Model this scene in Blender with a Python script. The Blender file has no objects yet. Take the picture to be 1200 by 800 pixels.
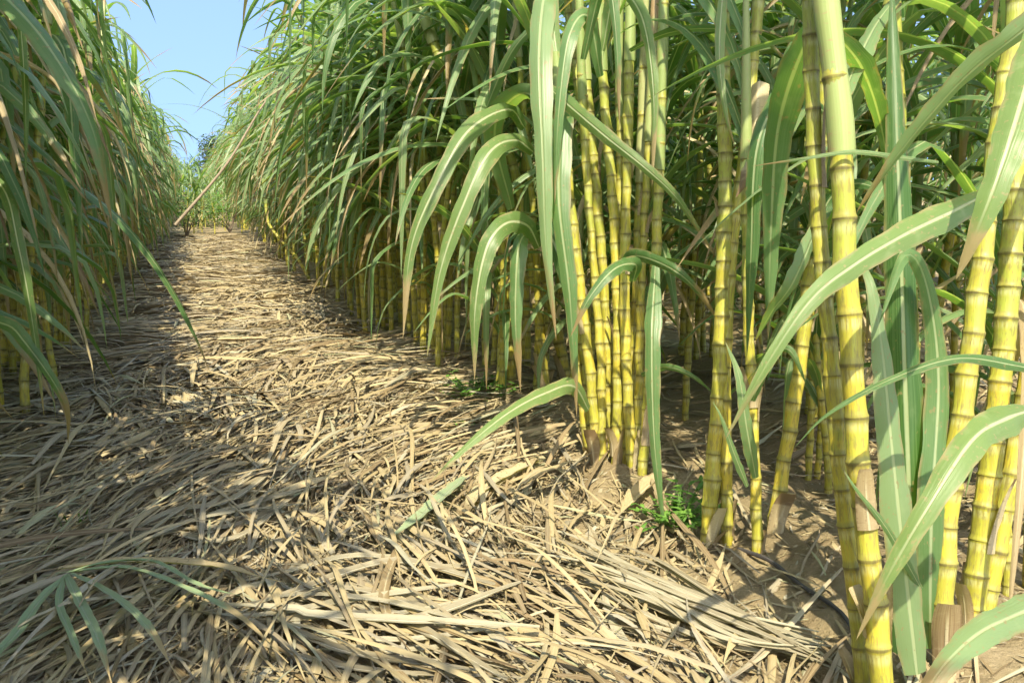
import bpy, math, random
import numpy as np
from mathutils import Vector, Matrix, noise as mnoise

R = math.radians
random.seed(7)
rng = np.random.default_rng(11)
scene = bpy.context.scene
col = scene.collection

# ------------------------------------------------------------------ camera
FPX = 1100.0
CAM = np.array([0.0, 0.0, 0.9])
PHI = math.atan(175 / FPX)
PSI = math.atan(375 / FPX * math.cos(PHI))
CR = np.array([math.cos(PSI), -math.sin(PSI), 0])
CF = np.array([math.sin(PSI) * math.cos(PHI), math.cos(PSI) * math.cos(PHI), -math.sin(PHI)])
CU = np.cross(CR, CF)


def at(px, py, d):
    return CAM + d * (CF + (px - 600) / FPX * CR - (py - 400) / FPX * CU)


def gdepth(px, py, z=0.0):
    v = CF + (px - 600) / FPX * CR - (py - 400) / FPX * CU
    return (z - CAM[2]) / v[2]


def ground_at(px, py):
    return at(px, py, gdepth(px, py))


def to_px(p):
    v = np.asarray(p) - CAM
    d = v @ CF
    return 600 + FPX * (v @ CR) / d, 400 - FPX * (v @ CU) / d, d


cam_d = bpy.data.cameras.new('camera')
cam = bpy.data.objects.new('camera', cam_d)
col.objects.link(cam)
M = Matrix(((CR[0], CU[0], -CF[0], CAM[0]), (CR[1], CU[1], -CF[1], CAM[1]), (CR[2], CU[2], -CF[2], CAM[2]), (0, 0, 0, 1)))
cam.matrix_world = M
cam_d.sensor_width = 36
cam_d.lens = FPX / 1200 * 36
cam_d.clip_start = 0.05
cam_d.clip_end = 3000
scene.camera = cam

# ------------------------------------------------------------------ light
SUN = np.array([-0.15, -0.57, 0.81])
SUN = SUN / np.linalg.norm(SUN)
w = bpy.data.worlds.new('World')
scene.world = w
w.use_nodes = True
nt = w.node_tree
sky = nt.nodes.new('ShaderNodeTexSky')
sky.sky_type = 'NISHITA'
sky.sun_disc = False
sky.sun_elevation = math.asin(SUN[2])
sky.sun_rotation = math.atan2(SUN[0], SUN[1])
sky.air_density = 1.0
sky.dust_density = 1.6
sky.ozone_density = 2.0
bg = nt.nodes['Background']
tcn = nt.nodes.new('ShaderNodeTexCoord')
lift = nt.nodes.new('ShaderNodeVectorMath')     # the clear air of the upper sky reaches down to the horizon
lift.operation = 'MULTIPLY_ADD'
lift.inputs[1].default_value = (1, 1, 0.8)
lift.inputs[2].default_value = (0, 0, 0.45)
nt.links.new(tcn.outputs['Generated'], lift.inputs[0])
nrm = nt.nodes.new('ShaderNodeVectorMath')
nrm.operation = 'NORMALIZE'
nt.links.new(lift.outputs[0], nrm.inputs[0])
nt.links.new(nrm.outputs[0], sky.inputs[0])
nt.links.new(sky.outputs[0], bg.inputs[0])
bg.inputs[1].default_value = 0.15
sl = bpy.data.lights.new('sun', 'SUN')
sl.energy = 3.3
sl.angle = R(0.55)
sl.color = (1.0, 0.915, 0.69)
so = bpy.data.objects.new('sun', sl)
col.objects.link(so)
so.location = (0, 0, 12)
so.rotation_euler = Vector(SUN).to_track_quat('Z', 'Y').to_euler()
vs = scene.view_settings
vs.view_transform = 'Standard'
vs.look = 'None'
vs.exposure = 1.62
vs.gamma = 1.0
cy = scene.cycles
cy.max_bounces = 9
cy.diffuse_bounces = 5
cy.glossy_bounces = 2
cy.transmission_bounces = 6
cy.transparent_max_bounces = 4
cy.caustics_reflective = False
cy.caustics_refractive = False


# ------------------------------------------------------------------ materials
class NG:
    def __init__(s, name):
        s.m = bpy.data.materials.new(name)
        s.m.use_nodes = True
        s.t = s.m.node_tree
        s.bsdf = s.t.nodes['Principled BSDF']
        s.out = s.t.nodes['Material Output']

    def n(s, typ, **kw):
        nd = s.t.nodes.new(typ)
        for k, v in kw.items():
            setattr(nd, k, v)
        return nd

    def l(s, a, b):
        s.t.links.new(a, b)

    def val(s, inp, v):
        if hasattr(v, 'is_output'):
            s.l(v, inp)
        else:
            inp.default_value = v

    def math(s, op, a, b=0.0, c=None, clamp=False):
        nd = s.n('ShaderNodeMath', operation=op)
        nd.use_clamp = clamp
        s.val(nd.inputs[0], a)
        s.val(nd.inputs[1], b)
        if c is not None:
            s.val(nd.inputs[2], c)
        return nd.outputs[0]

    def mix(s, f, a, b, mode='MIX'):
        nd = s.n('ShaderNodeMix', data_type='RGBA', blend_type=mode)
        s.val(nd.inputs[0], f)
        s.val(nd.inputs[6], a if hasattr(a, 'is_output') else (*a, 1))
        s.val(nd.inputs[7], b if hasattr(b, 'is_output') else (*b, 1))
        return nd.outputs[2]

    def ramp(s, f, stops):
        nd = s.n('ShaderNodeValToRGB')
        el = nd.color_ramp.elements
        while len(el) < len(stops):
            el.new(0.5)
        for e, (p, c) in zip(el, stops):
            e.position = p
            e.color = (*c, 1)
        s.l(f, nd.inputs[0])
        return nd.outputs[0]

    def step(s, x, lo, hi):
        nd = s.n('ShaderNodeMapRange', interpolation_type='SMOOTHSTEP')
        s.val(nd.inputs[0], x)
        nd.inputs[1].default_value = lo
        nd.inputs[2].default_value = hi
        return nd.outputs[0]

    def uv(s):
        nd = s.n('ShaderNodeUVMap')
        nd.uv_map = 'UVMap'
        sp = s.n('ShaderNodeSeparateXYZ')
        s.l(nd.outputs[0], sp.inputs[0])
        return sp.outputs[0], sp.outputs[1]

    def attr(s, name='rnd'):
        nd = s.n('ShaderNodeAttribute')
        nd.attribute_name = name
        return nd.outputs[2]

    def vec(s, x, y, z):
        nd = s.n('ShaderNodeCombineXYZ')
        for i, v in enumerate((x, y, z)):
            s.val(nd.inputs[i], v)
        return nd.outputs[0]

    def noise(s, vec, scale, detail=3, rough=0.55):
        nd = s.n('ShaderNodeTexNoise')
        if vec is not None:
            s.l(vec, nd.inputs['Vector'])
        nd.inputs['Scale'].default_value = scale
        nd.inputs['Detail'].default_value = detail
        nd.inputs['Roughness'].default_value = rough
        return nd.outputs[0]

    def pos(s):
        return s.n('ShaderNodeNewGeometry').outputs['Position']

    def objrnd(s):
        return s.n('ShaderNodeObjectInfo').outputs['Random']

    def bump(s, h, dist, strength=1.0):
        nd = s.n('ShaderNodeBump')
        nd.inputs['Distance'].default_value = dist
        nd.inputs['Strength'].default_value = strength
        s.l(h, nd.inputs['Height'])
        s.l(nd.outputs[0], s.bsdf.inputs['Normal'])


def leaf_material(name, lo, mid, hi, rib, tipc, transl=0.46, tip_at=0.86, rough=0.34, browned=0.0):
    g = NG(name)
    u, v = g.uv()
    r = g.math('FRACT', g.math('ADD', g.attr(), g.math('MULTIPLY', g.objrnd(), 3.17)))
    base = g.ramp(r, [(0.0, lo), (0.5, mid), (1.0, hi)])
    # parallel veins and blotches
    vein = g.noise(g.vec(g.math('MULTIPLY', u, 34.0), g.math('MULTIPLY', v, 1.2), g.math('MULTIPLY', r, 50)), 1.0, 2)
    blot = g.noise(g.vec(g.math('MULTIPLY', u, 1.5), g.math('MULTIPLY', v, 14.0), g.math('MULTIPLY', r, 90)), 1.0, 3)
    base = g.mix(g.math('MULTIPLY', g.step(vein, 0.35, 0.72), 0.35), base, hi)
    base = g.mix(g.math('MULTIPLY', g.step(blot, 0.55, 0.75), 0.3), base, tuple(0.5 * a + 0.5 * b for a, b in zip(hi, rib)))
    # midrib
    d = g.math('ABSOLUTE', g.math('SUBTRACT', u, 0.5))
    ribw = g.math('SUBTRACT', 1.0, g.step(d, 0.03, 0.075))
    ribw = g.math('MULTIPLY', ribw, g.math('SUBTRACT', 1.0, g.step(v, 0.55, 0.95)))
    base = g.mix(g.math('MULTIPLY', ribw, 0.8), base, rib)
    # browned tip and edges
    e = g.math('ADD', v, g.math('MULTIPLY', g.math('SUBTRACT', blot, 0.5), 0.3))
    e = g.math('ADD', e, g.math('MULTIPLY', g.math('SUBTRACT', g.math('FRACT', g.math('MULTIPLY', r, 7.3)), 0.55), 0.42))
    base = g.mix(g.step(e, tip_at, tip_at + 0.12), base, tipc)
    spots = g.noise(g.vec(g.math('MULTIPLY', u, 6.0), g.math('MULTIPLY', v, 60.0), g.math('MULTIPLY', r, 33)), 1.0, 2)
    base = g.mix(g.math('MULTIPLY', g.step(spots, 0.62, 0.70), 0.6), base, tipc)
    edge = g.math('MULTIPLY', g.step(d, 0.36, 0.5), g.step(blot, 0.44, 0.6))
    base = g.mix(g.math('MULTIPLY', edge, 0.7), base, tipc)
    b = g.bsdf
    g.l(base, b.inputs['Base Color'])
    b.inputs['Roughness'].default_value = rough
    b.inputs['Specular IOR Level'].default_value = 0.45
    g.bump(g.math('ADD', vein, g.math('MULTIPLY', ribw, 1.5)), 0.0012, 0.7)
    tr = g.n('ShaderNodeBsdfTranslucent')
    tc = g.mix(1.0, base, (1.55, 1.65, 0.5), 'MULTIPLY')
    g.l(tc, tr.inputs[0])
    ms = g.n('ShaderNodeMixShader')
    ms.inputs[0].default_value = transl
    g.l(b.outputs[0], ms.inputs[1])
    g.l(tr.outputs[0], ms.inputs[2])
    g.l(ms.outputs[0], g.out.inputs[0])
    return g.m


GREEN = leaf_material('cane_leaf_green', (0.06, 0.14, 0.034), (0.125, 0.225, 0.08), (0.22, 0.31, 0.145),
                      (0.42, 0.48, 0.27), (0.30, 0.22, 0.11))
PALE = leaf_material('cane_leaf_pale', (0.12, 0.20, 0.06), (0.16, 0.25, 0.08), (0.22, 0.30, 0.11),
                     (0.55, 0.58, 0.38), (0.36, 0.28, 0.15), tip_at=0.9)
BLEACH = leaf_material('cane_leaf_bleached', (0.20, 0.165, 0.105), (0.28, 0.245, 0.16), (0.36, 0.325, 0.23),
                    (0.56, 0.51, 0.38), (0.30, 0.235, 0.13), transl=0.15, rough=0.6, tip_at=0.95)
DRY = leaf_material('cane_leaf_dry', (0.24, 0.165, 0.085), (0.40, 0.31, 0.175), (0.51, 0.435, 0.26),
                    (0.55, 0.48, 0.31), (0.20, 0.135, 0.07), transl=0.25, rough=0.65)
WILT = leaf_material('cane_leaf_wilted', (0.17, 0.24, 0.12), (0.22, 0.30, 0.16), (0.28, 0.34, 0.20),
                     (0.34, 0.38, 0.26), (0.36, 0.28, 0.15), transl=0.2, tip_at=0.7, rough=0.55)
SHEATH = leaf_material('cane_sheath', (0.16, 0.23, 0.06), (0.25, 0.32, 0.10), (0.36, 0.38, 0.16),
                       (0.30, 0.36, 0.14), (0.34, 0.24, 0.12), transl=0.10, tip_at=0.8, rough=0.5)


def litter_material():
    g = NG('dry_litter')
    u, v = g.uv()
    r = g.attr()
    base = g.ramp(r, [(0.0, (0.09, 0.058, 0.028)), (0.2, (0.18, 0.125, 0.06)), (0.32, (0.24, 0.21, 0.155)), (0.5, (0.28, 0.215, 0.108)),
                      (0.78, (0.37, 0.30, 0.165)), (0.9, (0.30, 0.275, 0.215)), (1.0, (0.27, 0.29, 0.15))])
    vein = g.noise(g.vec(g.math('MULTIPLY', u, 16.0), g.math('MULTIPLY', v, 2.0), g.math('MULTIPLY', r, 400)), 1.0, 2)
    blot = g.noise(g.vec(g.math('MULTIPLY', u, 1.5), g.math('MULTIPLY', v, 7.0), g.math('MULTIPLY', r, 300)), 1.0, 3)
    base = g.mix(g.math('MULTIPLY', g.step(vein, 0.4, 0.7), 0.4), base, (0.38, 0.315, 0.19))
    base = g.mix(g.math('MULTIPLY', g.step(blot, 0.55, 0.7), 0.6), base, (0.21, 0.14, 0.08))
    d = g.math('ABSOLUTE', g.math('SUBTRACT', u, 0.5))
    base = g.mix(g.math('MULTIPLY', g.math('SUBTRACT', 1.0, g.step(d, 0.03, 0.1)), 0.3), base, (0.41, 0.34, 0.215))
    b = g.bsdf
    g.l(base, b.inputs['Base Color'])
    b.inputs['Roughness'].default_value = 0.6
    b.inputs['Specular IOR Level'].default_value = 0.35
    g.bump(vein, 0.001, 0.8)
    return g.m


LITTER = litter_material()


def stalk_material():
    g = NG('cane_stalk')
    u, v = g.uv()
    r = g.math('FRACT', g.math('ADD', g.attr(), g.math('MULTIPLY', g.objrnd(), 5.3)))
    f = g.math('FRACT', v)
    idx = g.math('FLOOR', v)
    cell = g.n('ShaderNodeTexWhiteNoise', noise_dimensions='2D')
    g.l(g.vec(idx, g.math('MULTIPLY', r, 77), 0.0), cell.inputs['Vector'])
    c = cell.outputs[0]
    uu = g.math('MULTIPLY', u, 6.2832)
    cx = g.math('COSINE', uu)
    sx = g.math('SINE', uu)
    p = g.vec(cx, sx, g.math('MULTIPLY', v, 1.0))
    streak = g.noise(g.vec(g.math('MULTIPLY', cx, 3.0), g.math('MULTIPLY', sx, 3.0), g.math('ADD', g.math('MULTIPLY', v, 0.8), g.math('MULTIPLY', r, 60))), 1.6, 3)
    blot = g.noise(g.vec(cx, sx, g.math('ADD', g.math('MULTIPLY', v, 2.2), g.math('MULTIPLY', r, 90))), 1.2, 4)
    base = g.mix(g.step(c, 0.1, 0.9), (0.31, 0.285, 0.032), (0.50, 0.385, 0.037))
    # whole canes differ: some olive
    base = g.mix(g.math('MULTIPLY', g.step(r, 0.45, 1.0), 0.55), base, (0.36, 0.33, 0.055))
    base = g.mix(g.math('MULTIPLY', g.step(streak, 0.45, 0.72), 0.75), base, (0.42, 0.44, 0.05))
    # each internode has a greener lower end; higher internodes are greener
    grn = g.math('ADD', g.math('MULTIPLY', g.math('SUBTRACT', c, 0.5), 0.9), g.math('MULTIPLY', g.math('SUBTRACT', v, 7.5), 0.08))
    grn = g.math('ADD', grn, g.math('MULTIPLY', g.math('SUBTRACT', blot, 0.5), 1.4))
    base = g.mix(g.math('MULTIPLY', g.step(grn, 0.0, 0.7), 0.9), base, (0.27, 0.31, 0.045))
    # waxy bloom band under the node
    wax = g.math('MULTIPLY', g.step(f, 0.62, 0.80), g.math('SUBTRACT', 1.0, g.step(f, 0.90, 0.94)))
    base = g.mix(g.math('MULTIPLY', wax, g.math('MULTIPLY', g.step(streak, 0.3, 0.6), 0.3)), base, (0.60, 0.58, 0.38))
    # brown sooty patches
    soot = g.noise(g.vec(cx, sx, g.math('ADD', g.math('MULTIPLY', v, 1.1), g.math('MULTIPLY', r, 31))), 2.3, 5, 0.65)
    base = g.mix(g.math('MULTIPLY', g.step(soot, 0.47, 0.66), 0.75), base, (0.20, 0.17, 0.05))
    nd = g.math('MINIMUM', f, g.math('SUBTRACT', 1.0, f))
    smud = g.math('MULTIPLY', g.math('SUBTRACT', 1.0, g.step(nd, 0.02, 0.22)), g.step(g.math('ADD', blot, g.math('MULTIPLY', c, 0.25)), 0.5, 0.75))
    base = g.mix(g.math('MULTIPLY', smud, 0.75), base, (0.13, 0.12, 0.035))
    # node: dark leaf scar ring and root band
    hi = g.step(f, 0.955, 0.975)
    lo = g.math('SUBTRACT', 1.0, g.step(f, 0.015, 0.035))
    ring = g.math('MAXIMUM', hi, lo)
    band = g.math('MULTIPLY', g.math('SUBTRACT', 1.0, g.step(f, 0.10, 0.2)), g.math('ADD', 0.3, g.math('MULTIPLY', c, 0.5)))
    base = g.mix(band, base, (0.28, 0.26, 0.05))
    base = g.mix(g.math('MULTIPLY', ring, g.math('ADD', 0.1, g.math('MULTIPLY', blot, 0.9))), base, (0.085, 0.065, 0.03))
    fine = g.noise(g.vec(g.math('MULTIPLY', cx, 9.0), g.math('MULTIPLY', sx, 9.0), g.math('MULTIPLY', v, 2.5)), 1.5, 4, 0.7)
    base = g.mix(g.math('MULTIPLY', g.step(fine, 0.5, 0.75), 0.4), base, (0.33, 0.27, 0.09))
    scar = g.noise(g.vec(g.math('MULTIPLY', cx, 5.0), g.math('MULTIPLY', sx, 5.0), g.math('MULTIPLY', v, 1.1)), 1.7, 3, 0.6)
    base = g.mix(g.math('MULTIPLY', g.step(scar, 0.63, 0.68), 0.7), base, (0.12, 0.085, 0.045))
    b = g.bsdf
    g.l(base, b.inputs['Base Color'])
    g.l(g.math('ADD', 0.33, g.math('MULTIPLY', soot, 0.3)), b.inputs['Roughness'])
    b.inputs['Specular IOR Level'].default_value = 0.4
    g.bump(g.math('ADD', streak, g.math('MULTIPLY', soot, 0.8)), 0.0015, 0.5)
    return g.m


STALK = stalk_material()


def soil_material():
    g = NG('sandy_soil')
    p = g.pos()
    n1 = g.noise(p, 1.3, 5)
    n2 = g.noise(p, 14.0, 6, 0.65)
    n3 = g.noise(p, 70.0, 6, 0.75)
    c = g.ramp(n1, [(0.3, (0.22, 0.165, 0.09)), (0.55, (0.31, 0.24, 0.135)), (0.75, (0.38, 0.305, 0.185))])
    c = g.mix(g.math('MULTIPLY', g.step(n2, 0.5, 0.7), 0.5), c, (0.19, 0.13, 0.07))
    c = g.mix(g.math('MULTIPLY', g.step(n3, 0.5, 0.75), 0.4), c, (0.52, 0.42, 0.27))
    g.l(c, g.bsdf.inputs['Base Color'])
    g.bsdf.inputs['Roughness'].default_value = 0.92
    g.bsdf.inputs['Specular IOR Level'].default_value = 0.15
    g.bump(g.math('ADD', n2, g.math('MULTIPLY', n3, 0.5)), 0.03, 1.0)
    return g.m


SOIL = soil_material()


def plain(name, c1, c2, scale=30, rough=0.6, transl=0.0):
    g = NG(name)
    n = g.noise(g.pos(), scale, 4)
    r = g.attr()
    c = g.mix(g.step(g.math('ADD', g.math('MULTIPLY', n, 0.5), g.math('MULTIPLY', r, 0.5)), 0.25, 0.75), c1, c2)
    g.l(c, g.bsdf.inputs['Base Color'])
    g.bsdf.inputs['Roughness'].default_value = rough
    g.bump(n, 0.002, 0.5)
    if transl:
        tr = g.n('ShaderNodeBsdfTranslucent')
        g.l(g.mix(1.0, c, (1.4, 1.4, 0.6), 'MULTIPLY'), tr.inputs[0])
        ms = g.n('ShaderNodeMixShader')
        ms.inputs[0].default_value = transl
        g.l(g.bsdf.outputs[0], ms.inputs[1])
        g.l(tr.outputs[0], ms.inputs[2])
        g.l(ms.outputs[0], g.out.inputs[0])
    return g.m


WEED = plain('weed_leaf', (0.08, 0.19, 0.03), (0.16, 0.30, 0.05), 60, 0.5, 0.35)
TREEL = plain('tree_leaf', (0.07, 0.12, 0.03), (0.13, 0.19, 0.055), 2, 0.55, 0.25)
BARK = plain('bark', (0.10, 0.075, 0.05), (0.2, 0.155, 0.11), 20, 0.85)
TWIG = plain('dead_stem', (0.16, 0.12, 0.08), (0.28, 0.22, 0.15), 40, 0.8)
HOSE = plain('black_stem', (0.035, 0.033, 0.035), (0.08, 0.07, 0.065), 40, 0.6)


# ------------------------------------------------------------------ mesh building: everything is made of grids
def mesh_of(name, grids, mats):
    """grids: list of (P[N,K,3], UV[N,K,2], rnd, material index)"""
    vs_, uvs, rn, fs, mi = [], [], [], [], []
    base = 0
    for P, UV, rd, m in grids:
        n, k = P.shape[:2]
        vs_.append(P.reshape(-1, 3))
        uvs.append(UV.reshape(-1, 2))
        rn.append(np.full(n * k, rd, np.float32))
        i = np.arange(n * k).reshape(n, k) + base
        q = np.stack([i[:-1, :-1], i[:-1, 1:], i[1:, 1:], i[1:, :-1]], -1).reshape(-1, 4)
        fs.append(q)
        mi.append(np.full(len(q), m, np.int32))
        base += n * k
    V = np.concatenate(vs_).astype(np.float32)
    U = np.concatenate(uvs).astype(np.float32)
    RN = np.concatenate(rn)
    F = np.concatenate(fs).astype(np.int32)
    MI = np.concatenate(mi)
    me = bpy.data.meshes.new(name)
    me.vertices.add(len(V))
    me.vertices.foreach_set('co', V.ravel())
    me.loops.add(len(F) * 4)
    me.loops.foreach_set('vertex_index', F.ravel())
    me.polygons.add(len(F))
    me.polygons.foreach_set('loop_start', np.arange(len(F), dtype=np.int32) * 4)
    me.polygons.foreach_set('loop_total', np.full(len(F), 4, np.int32))
    me.polygons.foreach_set('material_index', MI)
    me.polygons.foreach_set('use_smooth', np.ones(len(F), bool))
    uvl = me.uv_layers.new(name='UVMap')
    uvl.data.foreach_set('uv', U[F.ravel()].ravel())
    a = me.attributes.new('rnd', 'FLOAT', 'POINT')
    a.data.foreach_set('value', RN)
    for m in mats:
        me.materials.append(m)
    me.update()
    me.validate()
    return me


def obj(name, grids, mats, parent=None, origin=None):
    if origin is not None:
        grids = [(P - np.asarray(origin), UV, r_, m) for P, UV, r_, m in grids]
    me = mesh_of(name, grids, mats if isinstance(mats, (list, tuple)) else [mats])
    o = bpy.data.objects.new(name, me)
    col.objects.link(o)
    if parent is not None:
        o.parent = parent
    if origin is not None:
        o.location = tuple(origin)
    return o


def tag(o, label=None, cat=None, group=None, kind=None):
    for k, v in (('label', label), ('category', cat), ('group', group), ('kind', kind)):
        if v:
            o[k] = v
    return o


def empty(name, loc, label, cat, group=None):
    o = bpy.data.objects.new(name, None)
    o.empty_display_size = 0.1
    col.objects.link(o)
    o.location = tuple(float(c) for c in loc)
    return tag(o, label, cat, group)


def unit(v):
    return v / np.maximum(np.linalg.norm(v, axis=-1, keepdims=True), 1e-9)


def spline(pts, n):
    """Catmull-Rom through pts, n samples evenly spaced in length"""
    p = np.asarray(pts, float)
    if len(p) == 2:
        t = np.linspace(0, 1, n)[:, None]
        return p[0] * (1 - t) + p[1] * t
    q = np.concatenate([[2 * p[0] - p[1]], p, [2 * p[-1] - p[-2]]])
    out = []
    for i in range(len(p) - 1):
        t = np.linspace(0, 1, 24, endpoint=False)[:, None]
        a, b, c, d = q[i:i + 4]
        out.append(0.5 * (2 * b + (c - a) * t + (2 * a - 5 * b + 4 * c - d) * t ** 2 + (3 * b - a - 3 * c + d) * t ** 3))
    out = np.concatenate(out + [p[-1:]])
    s = np.concatenate([[0], np.cumsum(np.linalg.norm(np.diff(out, axis=0), axis=1))])
    x = np.linspace(0, s[-1], n)
    return np.stack([np.interp(x, s, out[:, k]) for k in range(3)], 1)


def blade_width(s, kind=0):
    if kind == 1:   # already at full width where it starts
        return np.minimum(1, 0.75 + 1.5 * s) * np.clip(1 - s ** 2.4, 0, 1) ** 0.85
    return np.minimum(1, 0.45 + 2.4 * s) * np.clip(1 - s ** 1.9, 0, 1) ** 0.9


def ribbon(C, W, side, K=3, fold=0.18, rnd=0.5, m=0, wave=0.0, ph=0.0):
    """C centre line, W full widths, side unit vectors"""
    n = len(C)
    T = unit(np.gradient(C, axis=0))
    side = unit(side - T * (side * T).sum(1, keepdims=True))
    N = np.cross(side, T)
    k = np.linspace(-1, 1, K)
    s = np.linspace(0, 1, n)
    W = W * (1 + 0.05 * np.sin(s * 23 + ph * 3) + 0.04 * np.sin(s * 57 + ph * 7)) if n > 8 else W
    P = C[:, None] + side[:, None] * (k[None, :, None] * W[:, None, None] / 2) \
        + N[:, None] * ((np.abs(k)[None, :, None] ** 1.3) * fold * W[:, None, None])
    if wave:
        wv = wave * np.sin(s * 37 + ph)[:, None] * k[None] + wave * 0.6 * np.sin(s * 61 + 2 * ph)[:, None] * np.abs(k)[None]
        P = P + N[:, None] * (wv * W[:, None])[..., None]
    UV = np.stack(np.broadcast_arrays((k[None] + 1) / 2, s[:, None]), -1)
    return (P, UV, rnd, m)


def tube(C, rad, S=8, v=None, rnd=0.5, m=0):
    T = unit(np.gradient(C, axis=0))
    ref = np.array([0.31, 0.9, 0.2])
    A = unit(np.cross(T, ref))
    B = np.cross(T, A)
    a = np.linspace(0, 2 * math.pi, S + 1)
    P = C[:, None] + (A[:, None] * np.cos(a)[None, :, None] + B[:, None] * np.sin(a)[None, :, None]) * np.asarray(rad)[:, None, None]
    vv = np.linspace(0, 1, len(C)) if v is None else v
    UV = np.stack(np.broadcast_arrays(a[None] / (2 * math.pi), vv[:, None]), -1)
    return (P, UV, rnd, m)


def stalk_grid(C, r0, r1, inode, S=12, rnd=0.5, m=0, hi=True):
    """jointed cane along the curve C: ridged nodes and straight internodes between them"""
    L = np.linalg.norm(np.diff(C, axis=0), axis=1).sum()
    nn = max(3, int(round(L / inode)))
    prof = [(0.0, 1.07), (0.035, 1.09), (0.09, 1.0), (0.2, 0.95), (0.55, 0.965), (0.85, 0.99), (0.955, 1.025)] if hi else [(0.0, 1.08), (0.12, 0.97), (0.9, 0.98)]
    jit = np.cumsum(1 + 0.22 * (rng.random(nn + 1) - 0.5))
    jit = (jit - jit[0]) / (jit[-1] - jit[0])
    t, v, k = [], [], []
    for i in range(nn):
        for f, q in prof:
            t.append(jit[i] + (jit[i + 1] - jit[i]) * f)
            v.append(i + f)
            k.append(q)
    t.append(1.0); v.append(nn - 0.001); k.append(1.05)
    t = np.array(t); v = np.array(v)
    s = np.linspace(0, 1, len(C))
    Q = np.stack([np.interp(t, s, C[:, j]) for j in range(3)], 1)
    sw = np.interp(t, jit, 1 + 0.05 * rng.normal(0, 1, nn + 1)); k = np.array(k) * sw
    # slight zigzag at the joints
    zz = (np.interp(t, jit, 0.0022 * (np.arange(nn + 1) % 2 * 2 - 1)))
    Q[:, 0] += zz * math.cos(rnd * 20); Q[:, 1] += zz * math.sin(rnd * 20)
    rad = np.array(k) * (r0 + (r1 - r0) * t)
    g = tube(Q, rad, S, v, rnd, m)
    return g


def leaf_curve(base, yaw, th0, th1, L, n, p=1.0, drift=0.0, kink=None):
    s = np.linspace(0, 1, n)
    f = s ** p
    f = f * f * (3 - 2 * f) * 0.5 + f * 0.5
    th = th0 + (th1 - th0) * f
    if kink:
        th = th + kink[1] * np.clip((s - kink[0]) * 12, 0, 1)
        th = np.minimum(th, R(178))
    ya = yaw + drift * s
    D = np.stack([np.sin(th) * np.cos(ya), np.sin(th) * np.sin(ya), np.cos(th)], 1)
    C = np.zeros((n, 3))
    C[1:] = np.cumsum((D[:-1] + D[1:]) / 2 * (L / (n - 1)), 0)
    side = np.stack([-np.sin(ya), np.cos(ya), np.zeros(n)], 1)
    return C + base, side, D


def twist_side(side, T, ang):
    N = np.cross(side, T)
    return side * np.cos(ang)[:, None] + N * np.sin(ang)[:, None]


def make_leaf(base, yaw, th0, th1, L, W, n, K, p, rnd, m=0, fold=0.2, twist=0.0, drift=0.0, kink=None, wave=0.0, kind=0):
    C, side, D = leaf_curve(np.asarray(base, float), yaw, th0, th1, L, n, p, drift, kink)
    s = np.linspace(0, 1, n)
    side = twist_side(side, D, twist * s ** 1.3)
    return ribbon(C, W * blade_width(s, kind), side, K, fold, rnd, m, wave, rnd * 40)


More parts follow.
